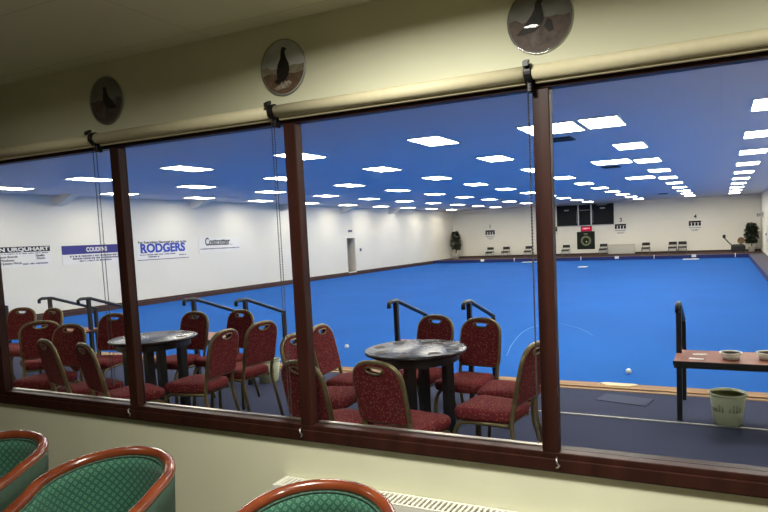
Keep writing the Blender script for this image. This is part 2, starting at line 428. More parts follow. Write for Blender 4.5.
# haunches of the roof frames where wall and ceiling of the hall meet
for k, y in enumerate((10.1, 14.5, 18.8, 22.9, 27.2)):
    bm = bmesh.new()
    def fn(u, v, w, y=y): return (XL + u, y + w, HC + v)
    poly(bm, [(0, 0), (0.75, 0), (0.3, -0.2), (0, -0.26)], fn, 0.22)
    struct('trim_%d' % (6 + k), bm, M['hall_wall'])

# window wall, shared by hall and lounge
W0, W1 = 2.515, YN
bm = bmesh.new()
box(bm, XL - 0.1, XR + 0.9, W0, W1, LF, WS - 0.06); box(bm, XL - 0.1, XR + 0.9, W0, W1, WH + 0.035, HC)
box(bm, XL - 0.1, MUL[0] - 0.035, W0, W1, WS - 0.06, WH + 0.035); box(bm, MUL[-1] + 0.035, XR + 0.9, W0, W1, WS - 0.06, WH + 0.035)
struct('wall_window', bm, M['lounge_wall'])
# lounge shell
bm = bmesh.new(); box(bm, -6.6, 2.7, -3.1, W0, LF - 0.1, LF); struct('floor_lounge', bm, M['lounge_floor'])
bm = bmesh.new(); box(bm, -6.6, 2.7, -3.1, W0, LC, LC + 0.1); struct('ceiling_lounge', bm, M['lounge_ceiling'])
bm = bmesh.new(); box(bm, -6.7, -6.6, -3.1, W0, LF, LC); struct('wall_lounge_left', bm, M['lounge_panel'])
bm = bmesh.new(); box(bm, 2.7, 2.8, -3.1, W0, LF, LC); struct('wall_lounge_right', bm, M['lounge_panel'])
bm = bmesh.new(); box(bm, -6.7, 2.8, -3.2, -3.1, LF, LC); struct('wall_lounge_back', bm, M['lounge_panel'])

# the window: one frame, six panes
win = bpy.data.objects.new('window_1', None); C.objects.link(win); win.location = (0, 2.5, 0); win['kind'] = 'structure'
bm = bmesh.new()
box(bm, MUL[0] - 0.035, MUL[-1] + 0.035, 0.0, 0.10, 0.503, WS, 0.004)
box(bm, MUL[0] - 0.035, MUL[-1] + 0.035, -0.012, 0.0, 0.512, 0.565, 0.003)
box(bm, MUL[0] - 0.035, MUL[-1] + 0.035, 0.0, 0.056, WH, WH + 0.07, 0.003)
for x in MUL: box(bm, x - 0.035, x + 0.035, 0.0, 0.056, WS, WH, 0.004)
obj('window_frame', bm, M['mahogany'], win)
bm = bmesh.new()
for a, b in zip(MUL[:-2], MUL[1:-2]):
    box(bm, a + 0.035, b - 0.035, 0.058, 0.084, WS, WS + 0.005)
obj('sill_reflection', bm, M['reflection'], win)  # pale strip stands in for the reflection on the sill, left panes only
for a, b in zip(MUL, MUL[1:]):
    bm = bmesh.new(); box(bm, a + 0.035, b - 0.035, 0.045, 0.051, WS, WH); obj('glass_pane', bm, M['glass'], win)
for x in (-3.19, -1.945, -0.63):
    bm = bmesh.new(); tube(bm, [(x, -0.014, 0.575), (x, -0.026, 0.57), (x + 0.004, -0.028, 0.555), (x + 0.012, -0.024, 0.545), (x + 0.004, -0.02, 0.535), (x - 0.004, -0.014, 0.53)], 0.004, 6)
    obj('chain_cleat', bm, M['silver'], win)

# ------------------------------------------------------------------ hall ceiling lights
ROWS = [0.58, -1.38, -3.78, -6.29, -8.80, -11.38, -14.02]
RN = ['row beside the right wall', 'second row from the right wall', 'third row from the right wall', 'middle row of seven', 'third row from the left wall', 'second row from the left wall', 'row beside the left wall']
ON = ['nearest the window', 'second from the window', 'third from the window', 'fourth from the window', 'fifth from the window', 'fifth from the far wall', 'fourth from the far wall', 'third from the far wall', 'second from the far wall', 'nearest the far wall']
def make_light(hx, hy, label):
    t = thing('ceiling_light', label, 'ceiling light')
    bm = bmesh.new()
    box(bm, -hx - 0.025, hx + 0.025, -hy - 0.025, -hy, -0.014, 0); box(bm, -hx - 0.025, hx + 0.025, hy, hy + 0.025, -0.014, 0)
    box(bm, -hx - 0.025, -hx, -hy, hy, -0.014, 0); box(bm, hx, hx + 0.025, -hy, hy, -0.014, 0)
    obj('frame', bm, M['light_frame'], t)
    bm = bmesh.new(); box(bm, -hx, hx, -hy, hy, -0.010, -0.001); obj('diffuser', bm, M['diffuser'], t)
    return t
L0 = make_light(0.235, 0.385, '')
used = False
for i, x in enumerate(ROWS):
    for k in list(range(10)) + [-1]:  # last pass is an extra row, added out of view to light the walkway seats
        lab = 'ceiling light panel, %s, %s' % (ON[k], RN[i]) if k >= 0 else 'added unseen ceiling light panel over the walkway, %s' % RN[i]
        y = 8.27 + 2.72 * k
        x = ROWS[i] + (0.045 * i * max(0.0, 1 - max(k, 0) / 4) if i > 2 else 0.0)
        if not used: L0.location = (x, y, HC); L0['label'] = lab; L0['group'] = 'ceiling light panels'; used = True
        else: dup(L0, (x, y, HC), None, lab, 'ceiling light panels')
L1 = None
for y, lab in ((8.33, 'wide ceiling light panel nearest the window, joined to the left of a square one'),
               (13.4, 'wide ceiling light panel halfway, joined to the left of a square one'),
               (18.4, 'wide ceiling light panel farthest back, joined to the left of a square one')):
    if L1 is None: L1 = make_light(0.36, 0.40, lab); L1.location = (-2.06, y, HC); L1['group'] = 'wide ceiling light panels'
    else: dup(L1, (-2.06, y, HC), None, lab, 'wide ceiling light panels')
def vent(x, y, lab):
    t = thing('ceiling_vent', lab, 'vent', (x, y, HC), 0, 'ceiling vents')
    bm = bmesh.new(); box(bm, -0.2, 0.2, -0.2, 0.2, -0.012, 0, 0.002); obj('vent_frame', bm, M['vent'], t)
    bm = bmesh.new()
    for j in range(5): box(bm, -0.17, 0.17, -0.16 + j * 0.075, -0.13 + j * 0.075, -0.022, -0.012)
    obj('slats', bm, M['black'], t)
vent(-2.2, 9.4, 'dark square ceiling vent just behind the nearest wide light panel')
vent(-2.25, 14.5, 'dark square ceiling vent just behind the middle wide light panel')
vent(-2.3, 29.0, 'dark ceiling vent near the far wall, second light row')

# ------------------------------------------------------------------ banquet chairs
def make_banquet():
    t = thing('banquet_chair', '', 'chair')
    def arc(p0, p1, p2, n=6):
        p0, p1, p2 = map(Vector, (p0, p1, p2))
        return [p0 * (1 - s) ** 2 + p1 * 2 * s * (1 - s) + p2 * s * s for s in [i / n for i in range(n + 1)]]
    bm = bmesh.new()
    prof = [(0.385, 0.90), (0.392, 0.97), (0.41, 1.0), (0.435, 1.0), (0.452, 0.95), (0.460, 0.80), (0.464, 0.5)]
    loft(bm, [rrect(0.325, 0.38, -0.195, 0.205, 0.07, z, 6, s) for z, s in prof]); obj('seat', bm, M['burgundy'], t)
    zb, zt = 0.505, 0.845
    H = zt - zb; tl = 0.075
    def fn(u, v, w): return (u, -0.198 - tl * v / H - w, zb + v)
    out = []
    wb, wt = 0.160, 0.160
    out += [(-wb + 0.02, 0.0), (wb - 0.02, 0.0), (wb, 0.02), (wt, 0.19)]
    for i in range(1, 13):
        a = PI * i / 13
        out.append((wt * math.copysign(abs(math.cos(a)) ** 0.8, math.cos(a)), 0.19 + (H - 0.19) * math.sin(a) ** 0.62))
    out += [(-wt, 0.19), (-wb, 0.02)]
    hole = []
    for i in range(12):
        a = 2 * PI * i / 12
        hole.append((0.060 * math.copysign(abs(math.cos(a)) ** 0.7, math.cos(a)), H - 0.028 + (0.010 if math.sin(a) > 0 else 0.030) * math.sin(a)))
    bm = bmesh.new(); poly(bm, out, fn, 0.034, holes=[hole]); obj('backrest', bm, M['burgundy'], t)
    bm = bmesh.new(); tube(bm, [fn(u * 1.03, v * 1.02, 0.017) for u, v in out], 0.0145, 8, closed=True)
    obj('back_frame', bm, M['bronze'], t)
    bm = bmesh.new()
    for w in (-0.001, 0.035): tube(bm, [fn(u, v, w) for u, v in hole], 0.0055, 6, closed=True)
    obj('handle_rim', bm, M['bronze'], t)
    for s in (-1, 1):
        bm = bmesh.new()
        tube(bm, [(s * 0.145, -0.17, 0.374), (s * 0.152, 0.06, 0.372)] + arc((s * 0.156, 0.12, 0.37), (s * 0.162, 0.19, 0.365), (s * 0.166, 0.195, 0.26)) + [(s * 0.176, 0.21, 0.0)], 0.014, 8)
        obj('leg', bm, M['bronze'], t)
        bm = bmesh.new()
        tube(bm, [fn(s * 0.158, 0.06, 0.017)] + arc(fn(s * 0.158, 0.0, 0.017), (s * 0.158, -0.185, 0.41), (s * 0.162, -0.20, 0.32)) + [(s * 0.172, -0.285, 0.0)], 0.014, 8)
        obj('leg', bm, M['bronze'], t)
    bm = bmesh.new()
    tube(bm, [(s * 0.149, y, 0.374) for s, y in ((-1, -0.16), (-1, 0.11), (1, 0.11), (1, -0.16))], 0.010, 6, closed=True)
    obj('seat_frame', bm, M['bronze'], t)
    return t
GR, GL, GF = 'chairs around the right table', 'chairs around the left table', 'chairs at the far left'
CH = [  # x, y, facing (dx, dy), label, group
    (-1.66, 3.12, (.14, .99), 'burgundy banquet chair nearest the window, its back to us beside the right table', GR),
    (-2.18, 4.31, (-.12, -1), 'burgundy banquet chair behind the right table, facing us, its seat under the table', GR),
    (-1.73, 4.20, (-.08, -1), 'burgundy banquet chair at the right table, facing us between two black rails', GR),
    (-1.30, 3.58, (-.96, .12), 'front burgundy chair facing left at the right table, its back beside the right mullion', GR),
    (-1.335, 4.03, (-.97, -.1), 'burgundy chair facing left behind another, its seat just showing beside the right mullion', GR),
    (-2.57, 3.98, (.95, .10), 'chair facing right left of the right table, its back fully in view beside the mullion', GR),
    (-2.50, 3.55, (.95, .12), 'chair facing right left of the right table, its back half hidden by the middle mullion', GR),
    (-2.07, 3.02, (.20, .98), 'banquet chair nearest the window behind the middle mullion, its back to us', GR),
    (-4.74, 4.24, (.05, -1), 'burgundy chair behind the left table, facing us over its right edge', GL),
    (-4.345, 4.42, (-.06, -1), 'burgundy chair facing us right of the left table, below a black rail', GL),
    (-3.78, 3.58, (-.99, -.10), 'burgundy chair facing left at the left table, its seat fully visible', GL),
    (-3.79, 4.08, (-.95, .1), 'burgundy chair facing left, in front of a waste bin, splayed leg on open floor', GL),
    (-4.04, 3.16, (.30, .95), 'dark-backed banquet chair turned away from us, just left of the left mullion', GL),
    (-4.57, 3.22, (.25, .97), 'dark-backed banquet chair turned away from us, second left of the left mullion', GF),
    (-5.26, 3.33, (.2, -.98), 'red-fronted banquet chair facing us between two dark chair backs', GF),
    (-5.53, 4.02, (.30, -.95), 'red-fronted banquet chair facing us at the left edge of the left table', GL),
    (-6.15, 3.86, (-.75, .45), 'banquet chair at far left seen from behind, black legs on open floor', GF),
    (-7.45, 4.30, (.4, -.92), 'banquet chair farthest left and back, its tall back above a red seat', GF),
    (-7.02, 4.30, (0, -1), 'banquet chair at far left behind the one turned from us', GF),
]
B0 = make_banquet(); first = True
for x, y, d, lab, g in CH:
    rz = math.atan2(d[1], d[0]) - PI / 2
    if first: B0.location = (x, y, 0); B0.rotation_euler = (0, 0, rz); B0['label'] = lab; B0['group'] = g; first = False
    else: dup(B0, (x, y, 0), rz, lab, g)

# ------------------------------------------------------------------ round tables and beer mats
def make_table(x, y, lab, rz):
    t = thing('round_table', lab, 'table', (x, y, 0), rz, 'round pub tables')
    bm = bmesh.new(); lathe(bm, [(0, 0.712), (0.345, 0.712), (0.358, 0.718), (0.36, 0.728), (0.356, 0.737), (0.347, 0.74), (0, 0.74)], 48); obj('tabletop', bm, M['table_top'], t)
    bm = bmesh.new(); lathe(bm, [(0.27, 0.655), (0.30, 0.655), (0.30, 0.712), (0.27, 0.712), (0.27, 0.655)], 40, smooth=False); obj('apron', bm, M['table_leg'], t)
    for a in range(4):
        an = PI / 4 + a * PI / 2; cx, cy = 0.22 * math.cos(an), 0.22 * math.sin(an)
        bm = bmesh.new(); box(bm, cx - 0.032, cx + 0.032, cy - 0.032, cy + 0.032, 0.0, 0.712, 0.004); obj('leg', bm, M['table_leg'], t)
    return t
T2 = (-1.95, 3.82); T1 = (-4.50, 3.80)
make_table(T2[0], T2[1], 'round dark polished pub table with black legs, between the middle and right mullions', math.radians(-31))
make_table(T1[0], T1[1], 'round dark polished pub table with black legs, beside the left mullion', math.radians(-8))
def coaster(x, y, lab, g):
    o = thing('beer_mat', lab, 'beer mat', (x, y, 0.7405), random.random() * 3, g)
    bm = bmesh.new(); lathe(bm, [(0, 0), (0.047, 0), (0.047, 0.002), (0, 0.002)], 20, smooth=False); obj('mat_disc', bm, M['coaster'], o)
    bm = bmesh.new(); lathe(bm, [(0, 0.002), (0.036, 0.002), (0.036, 0.0026), (0, 0.0026)], 20, smooth=False); obj('print', bm, M['coaster_dark'], o)
DIRN = ['right edge', 'far right edge', 'far edge', 'far left edge', 'left edge', 'near left edge', 'near edge', 'near right edge']
for k in range(8):
    a = k * PI / 4 + 0.15
    coaster(T2[0] + 0.27 * math.cos(a), T2[1] + 0.27 * math.sin(a), 'round pale-rimmed beer mat at the %s of the right table' % DIRN[k], 'beer mats on the right table')
    a += 0.1
    if k not in (4, 5): coaster(T1[0] + 0.27 * math.cos(a), T1[1] + 0.27 * math.sin(a), 'round pale-rimmed beer mat at the %s of the left table' % DIRN[k], 'beer mats on the left table')

# ------------------------------------------------------------------ railed shelves along the edge of the green
def make_rails(w, lab):
    t = thing('railed_shelf', lab, 'rail shelf', (0, 0, 0), 0, 'railed shelves by the green')
    for s in (0, w):
        for y, h in ((0.0, 0.905), (0.62, 0.69)):
            bm = bmesh.new(); box(bm, s - 0.02, s + 0.02, y - 0.02, y + 0.02, 0, h, 0.003); obj('post', bm, M['black_metal'], t)
        bm = bmesh.new()
        tube(bm, [(s, -0.135, 0.865), (s, -0.135, 0.905), (s, -0.10, 0.922), (s, 0.02, 0.918), (s, 0.64, 0.70)], 0.020, 8)
        obj('handrail', bm, M['black_metal'], t)
    bm = bmesh.new(); box(bm, -0.02, w + 0.02, -0.32, 0.12, 0.51, 0.535, 0.004); obj('shelf', bm, M['shelf_wood'], t)
    bm = bmesh.new(); box(bm, -0.025, w + 0.025, -0.33, -0.32, 0.507, 0.535, 0.002); box(bm, -0.02, w + 0.02, -0.31, -0.28, 0.48, 0.51); box(bm, -0.02, w + 0.02, 0.02, 0.06, 0.48, 0.51)
    obj('shelf_bracket', bm, M['black_metal'], t)
    return t
R0 = make_rails(0.74, 'black railed shelf at the right, holding white tubs over a waste bin'); R0.location = (-0.30, 5.07, 0)
dup(R0, (-2.78, 5.07, 0), None, 'black railed shelf whose two rails rise behind the right table')
dup(R0, (-5.34, 5.07, 0), None, 'black railed shelf whose two rails rise behind chairs, left of middle mullion')
dup(R0, (-7.82, 5.07, 0), None, 'black railed shelf whose two rails rise left of the left mullion')
dup(R0, (-10.55, 5.07, 0), None, 'black railed shelf at far left, only its rail end showing by the leftmost mullion')

def tub(x, y, z, r, lab):
    o = thing('plastic_tub', lab, 'tub', (x, y, z), 0, 'tubs on the right shelf')
    bm = bmesh.new(); lathe(bm, [(0, 0), (r * 0.72, 0), (r * 0.95, 0.045), (r * 0.9, 0.045), (r * 0.66, 0.005), (0, 0.005)], 24); obj('bowl', bm, M['bowl'], o)
    bm = bmesh.new(); lathe(bm, [(r * 0.9, 0.043), (r * 1.03, 0.044), (r * 1.03, 0.05), (r * 0.9, 0.05), (r * 0.9, 0.043)], 24); obj('rim', bm, M['bowl'], o)
tub(0.06, 4.90, 0.536, 0.075, 'white plastic tub on the right shelf, the fully visible one')
tub(0.30, 4.95, 0.536, 0.075, 'white plastic tub on the right shelf at the picture edge')
for x, y, rz, lab in ((-0.15, 5.02, 0.2, 'pale paper slip on the right shelf, farther one'), (-0.17, 4.85, -0.1, 'pale paper slip on the right shelf, nearer one')):
    bm = bmesh.new(); box(bm, -0.05, 0.05, -0.02, 0.02, 0, 0.003)
    o = tag(obj('paper_slip', bm, M['paper']), lab, 'paper', 'paper slips on the right shelf'); o.location = (x, y, 0.535); o.rotation_euler = (0, 0, rz)

def make_bin(lab):
    t = thing('waste_bin', lab, 'waste bin')
    bm = bmesh.new(); lathe(bm, [(0, 0), (0.095, 0), (0.10, 0.006), (0.128, 0.235), (0.122, 0.235), (0.095, 0.012), (0, 0.012)], 32); obj('bucket', bm, M['bin'], t)
    bm = bmesh.new(); lathe(bm, [(0.122, 0.225), (0.134, 0.226), (0.136, 0.234), (0.132, 0.242), (0.122, 0.24), (0.122, 0.225)], 32); obj('rim', bm, M['bin'], t)
    bm = bmesh.new()
    for k in range(9):
        a = -2.5 + k * 0.21; h = random.choice((0.03, 0.045, 0.055))
        if k == 4: continue
        r0 = 0.1175
        tube(bm, [(r0 * math.cos(a), r0 * math.sin(a), 0.11), ((r0 + 0.005) * math.cos(a), (r0 + 0.005) * math.sin(a), 0.11 + h)], 0.006, 6)
    obj('print', bm, M['bin_print'], t)
    return t
N0 = make_bin('pale green plastic waste bin under the right shelf'); N0.location = (0.04, 5.09, 0)
dup(N0, (-4.50, 5.25, 0), 0.4, 'pale waste bin behind a chair, left of the middle mullion')

# loose things on the floor and the green
bm = bmesh.new(); box(bm, -1.62, 1.0, 4.975, 5.0, 0.0, 0.006, 0.001); o = tag(obj('carpet_strip', bm, M['seam']), 'thin worn strip across the carpet in front of the right shelf', 'floor strip')
bm = bmesh.new(); box(bm, -0.22, 0.22, -0.12, 0.12, 0.0, 0.006, 0.001); o = tag(obj('carpet_tile', bm, M['patch']), 'loose grey blue carpet tile lying near the timber kerb', 'carpet tile'); o.location = (-0.78, 5.53, 0); o.rotation_euler = (0, 0, -0.2)
def ball(x, y, lab):
    bm = bmesh.new(); bmesh.ops.create_uvsphere(bm, u_segments=20, v_segments=12, radius=0.032)
    for f in bm.faces: f.smooth = True
    o = tag(obj('jack_ball', bm, M['ball']), lab, 'ball', 'white jacks on the green'); o.location = (x, y, GZ + 0.032)
ball(-0.97, 7.22, 'white jack ball on the blue green, right of the right mullion')
ball(-5.22, 7.9, 'white jack ball on the blue green, left of the right table')
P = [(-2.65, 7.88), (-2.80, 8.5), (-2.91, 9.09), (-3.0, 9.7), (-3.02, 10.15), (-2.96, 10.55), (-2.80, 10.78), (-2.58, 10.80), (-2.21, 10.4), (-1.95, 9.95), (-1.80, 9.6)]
bm = bmesh.new(); tube(bm, [(x, y, GZ + 0.003) for x, y in P], 0.0, 6, flat=(0.006, 0.002)); tag(obj('pale_curve', bm, M['curve']), 'thin pale curved line on the blue green behind the right mullion', 'chalk line')  # thin pale blue curve laid flat on the green
bm = bmesh.new(); loft(bm, [rrect(0.24, 0.36, -0.05, 0.06, 0.03, z, 3, s) for z, s in ((0, 1), (0.006, 1), (0.012, 0.9))]); o = tag(obj('folded_cloth', bm, M['cloth_pale']), 'pale folded cloth lying on the timber kerb', 'cloth'); o.location = (-0.90, 5.99, 0.010)
for x, y, w, lab in ((-9.2, 31.6, 0.7, 'pale thin mat at the far edge of the green, left of the right mullion'), (-1.3, 31.4, 0.7, 'pale thin mat at the far edge of the green, below board 4'), (-5.43, 26.8, 0.35, 'small white mat alone on the far part of the green')):
    bm = bmesh.new(); box(bm, -w / 2, w / 2, -0.25, 0.25, 0, 0.02, 0.004); o = tag(obj('rink_mat', bm, M['bowl']), lab, 'mat', 'mats on the green'); o.location = (x, y, GZ)

# markers on the far kerb
for k, x in enumerate((-12.0, -8.37, -4.78, -1.19)):
    bm = bmesh.new(); box(bm, -0.1, 0.1, -0.015, 0, -0.075, 0.055, 0.004)
    o = tag(obj('kerb_plate', bm, M['sign_white']), 'small white square plate on the far kerb below board %d' % (k + 1), 'marker plate', 'plates on the far kerb'); o.location = (x, GY1, -0.02)
for k, x in enumerate((-10.16, -6.58, -3.0, 0.60)):
    bm = bmesh.new(); tube(bm, [(0, 0, -0.13), (0, 0, 0.06)], 0.022, 6)
    o = tag(obj('boundary_peg', bm, M['sign_white']), 'thin white peg on the far kerb, %s' % ['leftmost of four', 'second from the left', 'third from the left', 'rightmost of four'][k], 'peg', 'pegs on the far kerb'); o.location = (x, GY1 - 0.024, 0)

# ------------------------------------------------------------------ signs on the left wall
def ink_lines(bm, x0, x1, y, h, seed):
    """unreadable small print: a run of short dashes"""
    rnd = random.Random(seed); x = x0
    while x < x1 - 0.02:
        w = rnd.uniform(0.015, 0.06); w = min(w, x1 - x)
        box(bm, x, x + w, y - h / 2, y + h / 2, 0.012, 0.015); x += w + rnd.choice((0.012, 0.012, 0.035))
def wall_sign(y0, y1, z0, z1, lab):
    yc, zc = (y0 + y1) / 2, (z0 + z1) / 2
    t = thing('wall_sign', lab, 'sign', (0, 0, 0)); t.matrix_world = on_left(XL, yc, zc)
    w, h = (y1 - y0) / 2, (z1 - z0) / 2
    bm = bmesh.new(); box(bm, -w, w, -h, h, 0.0, 0.012, 0.002); obj('board', bm, M['sign_white'], t)
    return t, w, h
I = Matrix.Translation
# 1
t, w, h = wall_sign(8.42, 9.90, 1.15, 1.64, 'white wall sign with a black top band, leftmost of the four on the left wall')
bm = bmesh.new(); box(bm, -w, w, h * 0.46, h, 0.012, 0.016); obj('band', bm, M['sign_black'], t)
text_mesh('lettering', 'N URQUHART', 0.118, M['sign_white'], t, I((w - 0.03 - 0.58, h * 0.72, 0.018)), 1.16, 0.004)
text_mesh('lettering', 'Fascia Boards', 0.075, M['sign_black'], t, I((-w + 0.47, h * 0.05, 0.014)), 0.44, 0.001)
text_mesh('lettering', 'Windows', 0.075, M['sign_black'], t, I((-w + 0.44, -h * 0.28, 0.014)), 0.34, 0.001)
text_mesh('lettering', 'all Joinery Work', 0.075, M['sign_black'], t, I((-w + 0.52, -h * 0.58, 0.014)), 0.52, 0.001)
text_mesh('lettering', 'Quality', 0.07, M['sign_black'], t, I((w - 0.25, h * 0.08, 0.014)), 0.22, 0.001)
text_mesh('lettering', 'Doors', 0.07, M['sign_black'], t, I((w - 0.24, -h * 0.20, 0.014)), 0.20, 0.001)
bm = bmesh.new(); ink_lines(bm, -w + 0.28, w - 0.05, h * 0.33, 0.022, 3); ink_lines(bm, w - 0.68, w - 0.05, -h * 0.70, 0.035, 4); obj('small_print', bm, M['sign_grey'], t)
# 2
t, w, h = wall_sign(10.20, 12.02, 1.14, 1.62, 'white wall sign with a broad navy top band, left of the left mullion')
bm = bmesh.new(); box(bm, -w, w, h * 0.06, h, 0.012, 0.016); obj('band', bm, M['sign_navy'], t)
text_mesh('lettering', 'COUDENS', 0.16, M['sign_white'], t, I((0.05, h * 0.50, 0.018)), 0.60, 0.004)
bm = bmesh.new(); ink_lines(bm, -w * 0.78, w * 0.9, -h * 0.17, 0.045, 5); ink_lines(bm, -w * 0.7, w * 0.85, -h * 0.43, 0.045, 6); ink_lines(bm, -w * 0.5, w * 0.55, -h * 0.70, 0.04, 7); obj('small_print', bm, M['sign_grey'], t)
# 3
t, w, h = wall_sign(12.40, 14.27, 1.12, 1.69, 'white wall sign with big blue capitals, just right of the left mullion')
text_mesh('lettering', 'For Everything Electrical it\'s got to be', 0.10, M['sign_black'], t, I((0.0, h * 0.80, 0.014)), 1.75, 0.002)
text_mesh('lettering', 'RODGERS', 0.35, M['sign_blue'], t, I((0, h * 0.16, 0.015)), 1.62, 0.013)
bm = bmesh.new()
for k in (-0.76, -0.66, 0.02, 0.30): box(bm, k - 0.05, k + 0.05, h * 0.16 - 0.125, h * 0.16 - 0.10, 0.012, 0.017)
obj('letter_serif', bm, M['sign_blue'], t)
bm = bmesh.new(); ink_lines(bm, -w * 0.9, w * 0.45, -h * 0.46, 0.035, 8); ink_lines(bm, -w * 0.6, -w * 0.2, -h * 0.68, 0.035, 9); ink_lines(bm, w * 0.6, w * 0.92, -h * 0.62, 0.03, 10); obj('small_print', bm, M['sign_grey'], t)
bm = bmesh.new(); box(bm, -w, w, -h, -h + 0.02, 0.012, 0.015); obj('bottom_line', bm, M['sign_grey'], t)
# 4
t, w, h = wall_sign(14.72, 16.55, 1.22, 1.72, 'white wall sign with one dark word over a thin line, rightmost of four')
text_mesh('lettering', 'Costcutter', 0.35, M['sign_black'], t, I((-0.10, h * 0.42, 0.014)), 1.10, 0.005)
bm = bmesh.new(); ink_lines(bm, 0.1, 0.62, h * 0.02, 0.02, 11); ink_lines(bm, -w * 0.95, w * 0.95, -h * 0.45, 0.035, 12); obj('small_print', bm, M['sign_grey'], t)
# passage sign and switch by the left door
bm = bmesh.new(); box(bm, -0.16, 0.16, -0.05, 0.05, 0, 0.015, 0.003); o = tag(obj('door_sign', bm, M['sign_grey']), 'small grey sign above the dark passage door, left wall', 'sign'); o.matrix_world = on_left(XL, 23.6, 1.82)
bm = bmesh.new(); box(bm, -0.06, 0.06, -0.07, 0.07, 0, 0.03, 0.006); o = tag(obj('wall_switch', bm, M['sign_grey']), 'small grey switch right of the passage door, left wall', 'switch'); o.matrix_world = on_left(XL, 24.4, 0.95)

# ------------------------------------------------------------------ far wall
t = thing('scoreboard', 'large black three-panel scoreboard high on the far wall', 'scoreboard'); t.matrix_world = on_far(-7.0, YF - 0.002, 1.53 + 0.72)
for a, b in ((-1.58, -0.39), (-0.31, 0.33), (0.41, 1.60)):
    bm = bmesh.new(); box(bm, a, b, -0.58, 0.58, 0.0, 0.06, 0.01); obj('panel', bm, M['board_dark'], t)
bm = bmesh.new()
for a in (-0.39, 0.33): box(bm, a, a + 0.08, -0.60, 0.60, 0.0, 0.05)
box(bm, -1.6, 1.62, -0.63, -0.585, 0.0, 0.05)
obj('frame', bm, M['silver'], t)
bm = bmesh.new()
box(bm, -1.15, -0.88, 0.27, 0.33, 0.06, 0.064); box(bm, 0.86, 1.14, 0.30, 0.37, 0.06, 0.064); box(bm, 0.70, 1.25, 0.50, 0.535, 0.06, 0.064)
for k in range(6): box(bm, -0.27 + k * 0.1, -0.20 + k * 0.1, 0.25, 0.28, 0.06, 0.064)
for k in range(5):
    box(bm, -0.47, -0.43, -0.42 + k * 0.14, -0.37 + k * 0.14, 0.06, 0.064); box(bm, 0.45, 0.49, -0.42 + k * 0.14, -0.37 + k * 0.14, 0.06, 0.064)
obj('lettering', bm, M['pale_print'], t)
t = thing('display_sign', 'small glowing red display under the black scoreboard, far wall', 'sign'); t.matrix_world = on_far(-6.92, YF - 0.002, 1.53 - 0.066)
bm = bmesh.new(); box(bm, -0.31, 0.31, -0.15, 0.15, 0.0, 0.05, 0.01); obj('housing', bm, M['black'], t)
bm = bmesh.new(); box(bm, -0.28, 0.28, -0.12, 0.12, 0.05, 0.055); obj('screen', bm, M['led_red'], t)
bm = bmesh.new(); ink_lines(bm, -0.2, 0.22, 0.02, 0.07, 21)
for v in bm.verts: v.co.z += 0.044
obj('lettering', bm, M['led_text'], t)
t = thing('crest_sign', 'dark square board with a round gold crest, far wall below the red display', 'sign'); t.matrix_world = on_far(-6.96, YF - 0.002, 1.53 - 0.72)
bm = bmesh.new(); box(bm, -0.5, 0.5, -0.5, 0.5, 0, 0.03, 0.006); obj('board', bm, M['emblem'], t)
bm = bmesh.new()
for k in range(28):
    a = 2 * PI * k / 28; bmesh.ops.create_cube(bm, size=1, matrix=I((0.235 * math.cos(a), -0.02 + 0.235 * math.sin(a), 0.032)) @ Matrix.Rotation(a, 4, 'Z') @ Matrix.Diagonal((0.07, 0.032, 0.006, 1)))
for r in (0.285, 0.185): tube(bm, [(r * math.cos(2 * PI * i / 32), -0.02 + r * math.sin(2 * PI * i / 32), 0.031) for i in range(32)], 0.006, 6, closed=True)
box(bm, -0.11, 0.11, 0.345, 0.39, 0.03, 0.034)
obj('crest', bm, M['gold_print'], t)
bm = bmesh.new(); poly(bm, [(-0.09, -0.10), (0.05, -0.12), (0.10, -0.06), (0.04, 0.02), (0.05, 0.07), (0.0, 0.09), (-0.03, 0.05), (-0.10, 0.0)], lambda u, v, w: (u, v, 0.031 + w), 0.005); obj('crest_centre', bm, M['leaf'], t)
bm = bmesh.new(); poly(bm, [(0.0, -0.10), (0.06, -0.09), (0.07, -0.04), (0.02, -0.03)], lambda u, v, w: (u, v, 0.035 + w), 0.004); obj('crest_detail', bm, M['sign_white'], t)
for k, (x, z) in enumerate(((-12.68, 1.42), (-8.87, 1.45), (-5.05, 1.46), (-1.25, 1.46))):
    t = thing('rink_scoreboard', 'small rink scoreboard under number %d, far wall' % (k + 1), 'scoreboard', group='rink scoreboards'); t.matrix_world = on_far(x, YF + 0.001, z)
    bm = bmesh.new(); box(bm, -0.31, 0.31, -0.20, 0.20, 0, 0.03, 0.005); obj('board', bm, M['sign_white'], t)
    bm = bmesh.new(); box(bm, -0.30, 0.30, 0.10, 0.19, 0.03, 0.036)
    for a in (-0.30, -0.14, 0.02, 0.18): box(bm, a, a + 0.11, -0.07, 0.09, 0.03, 0.036)
    box(bm, -0.30, 0.30, -0.175, -0.155, 0.03, 0.036)
    obj('score_flap', bm, M['board_dark'], t)
    bm = bmesh.new(); ink_lines(bm, -0.2, 0.22, -0.27, 0.035, 30 + k); ink_lines(bm, -0.17, 0.12, -0.33, 0.03, 40 + k)
    for v in bm.verts: v.co.z -= 0.011
    obj('small_print', bm, M['sign_grey'], t)
    o = text_mesh('rink_number', str(k + 1), 0.30, M['sign_black'], None, Matrix.Identity(4), None, 0.006); o.matrix_world = on_far(x + (0.02 if k else 0.0), YF - 0.0035, z + 0.41)
    tag(o, 'black number %d on the far wall above its scoreboard' % (k + 1), 'number', 'rink numbers')

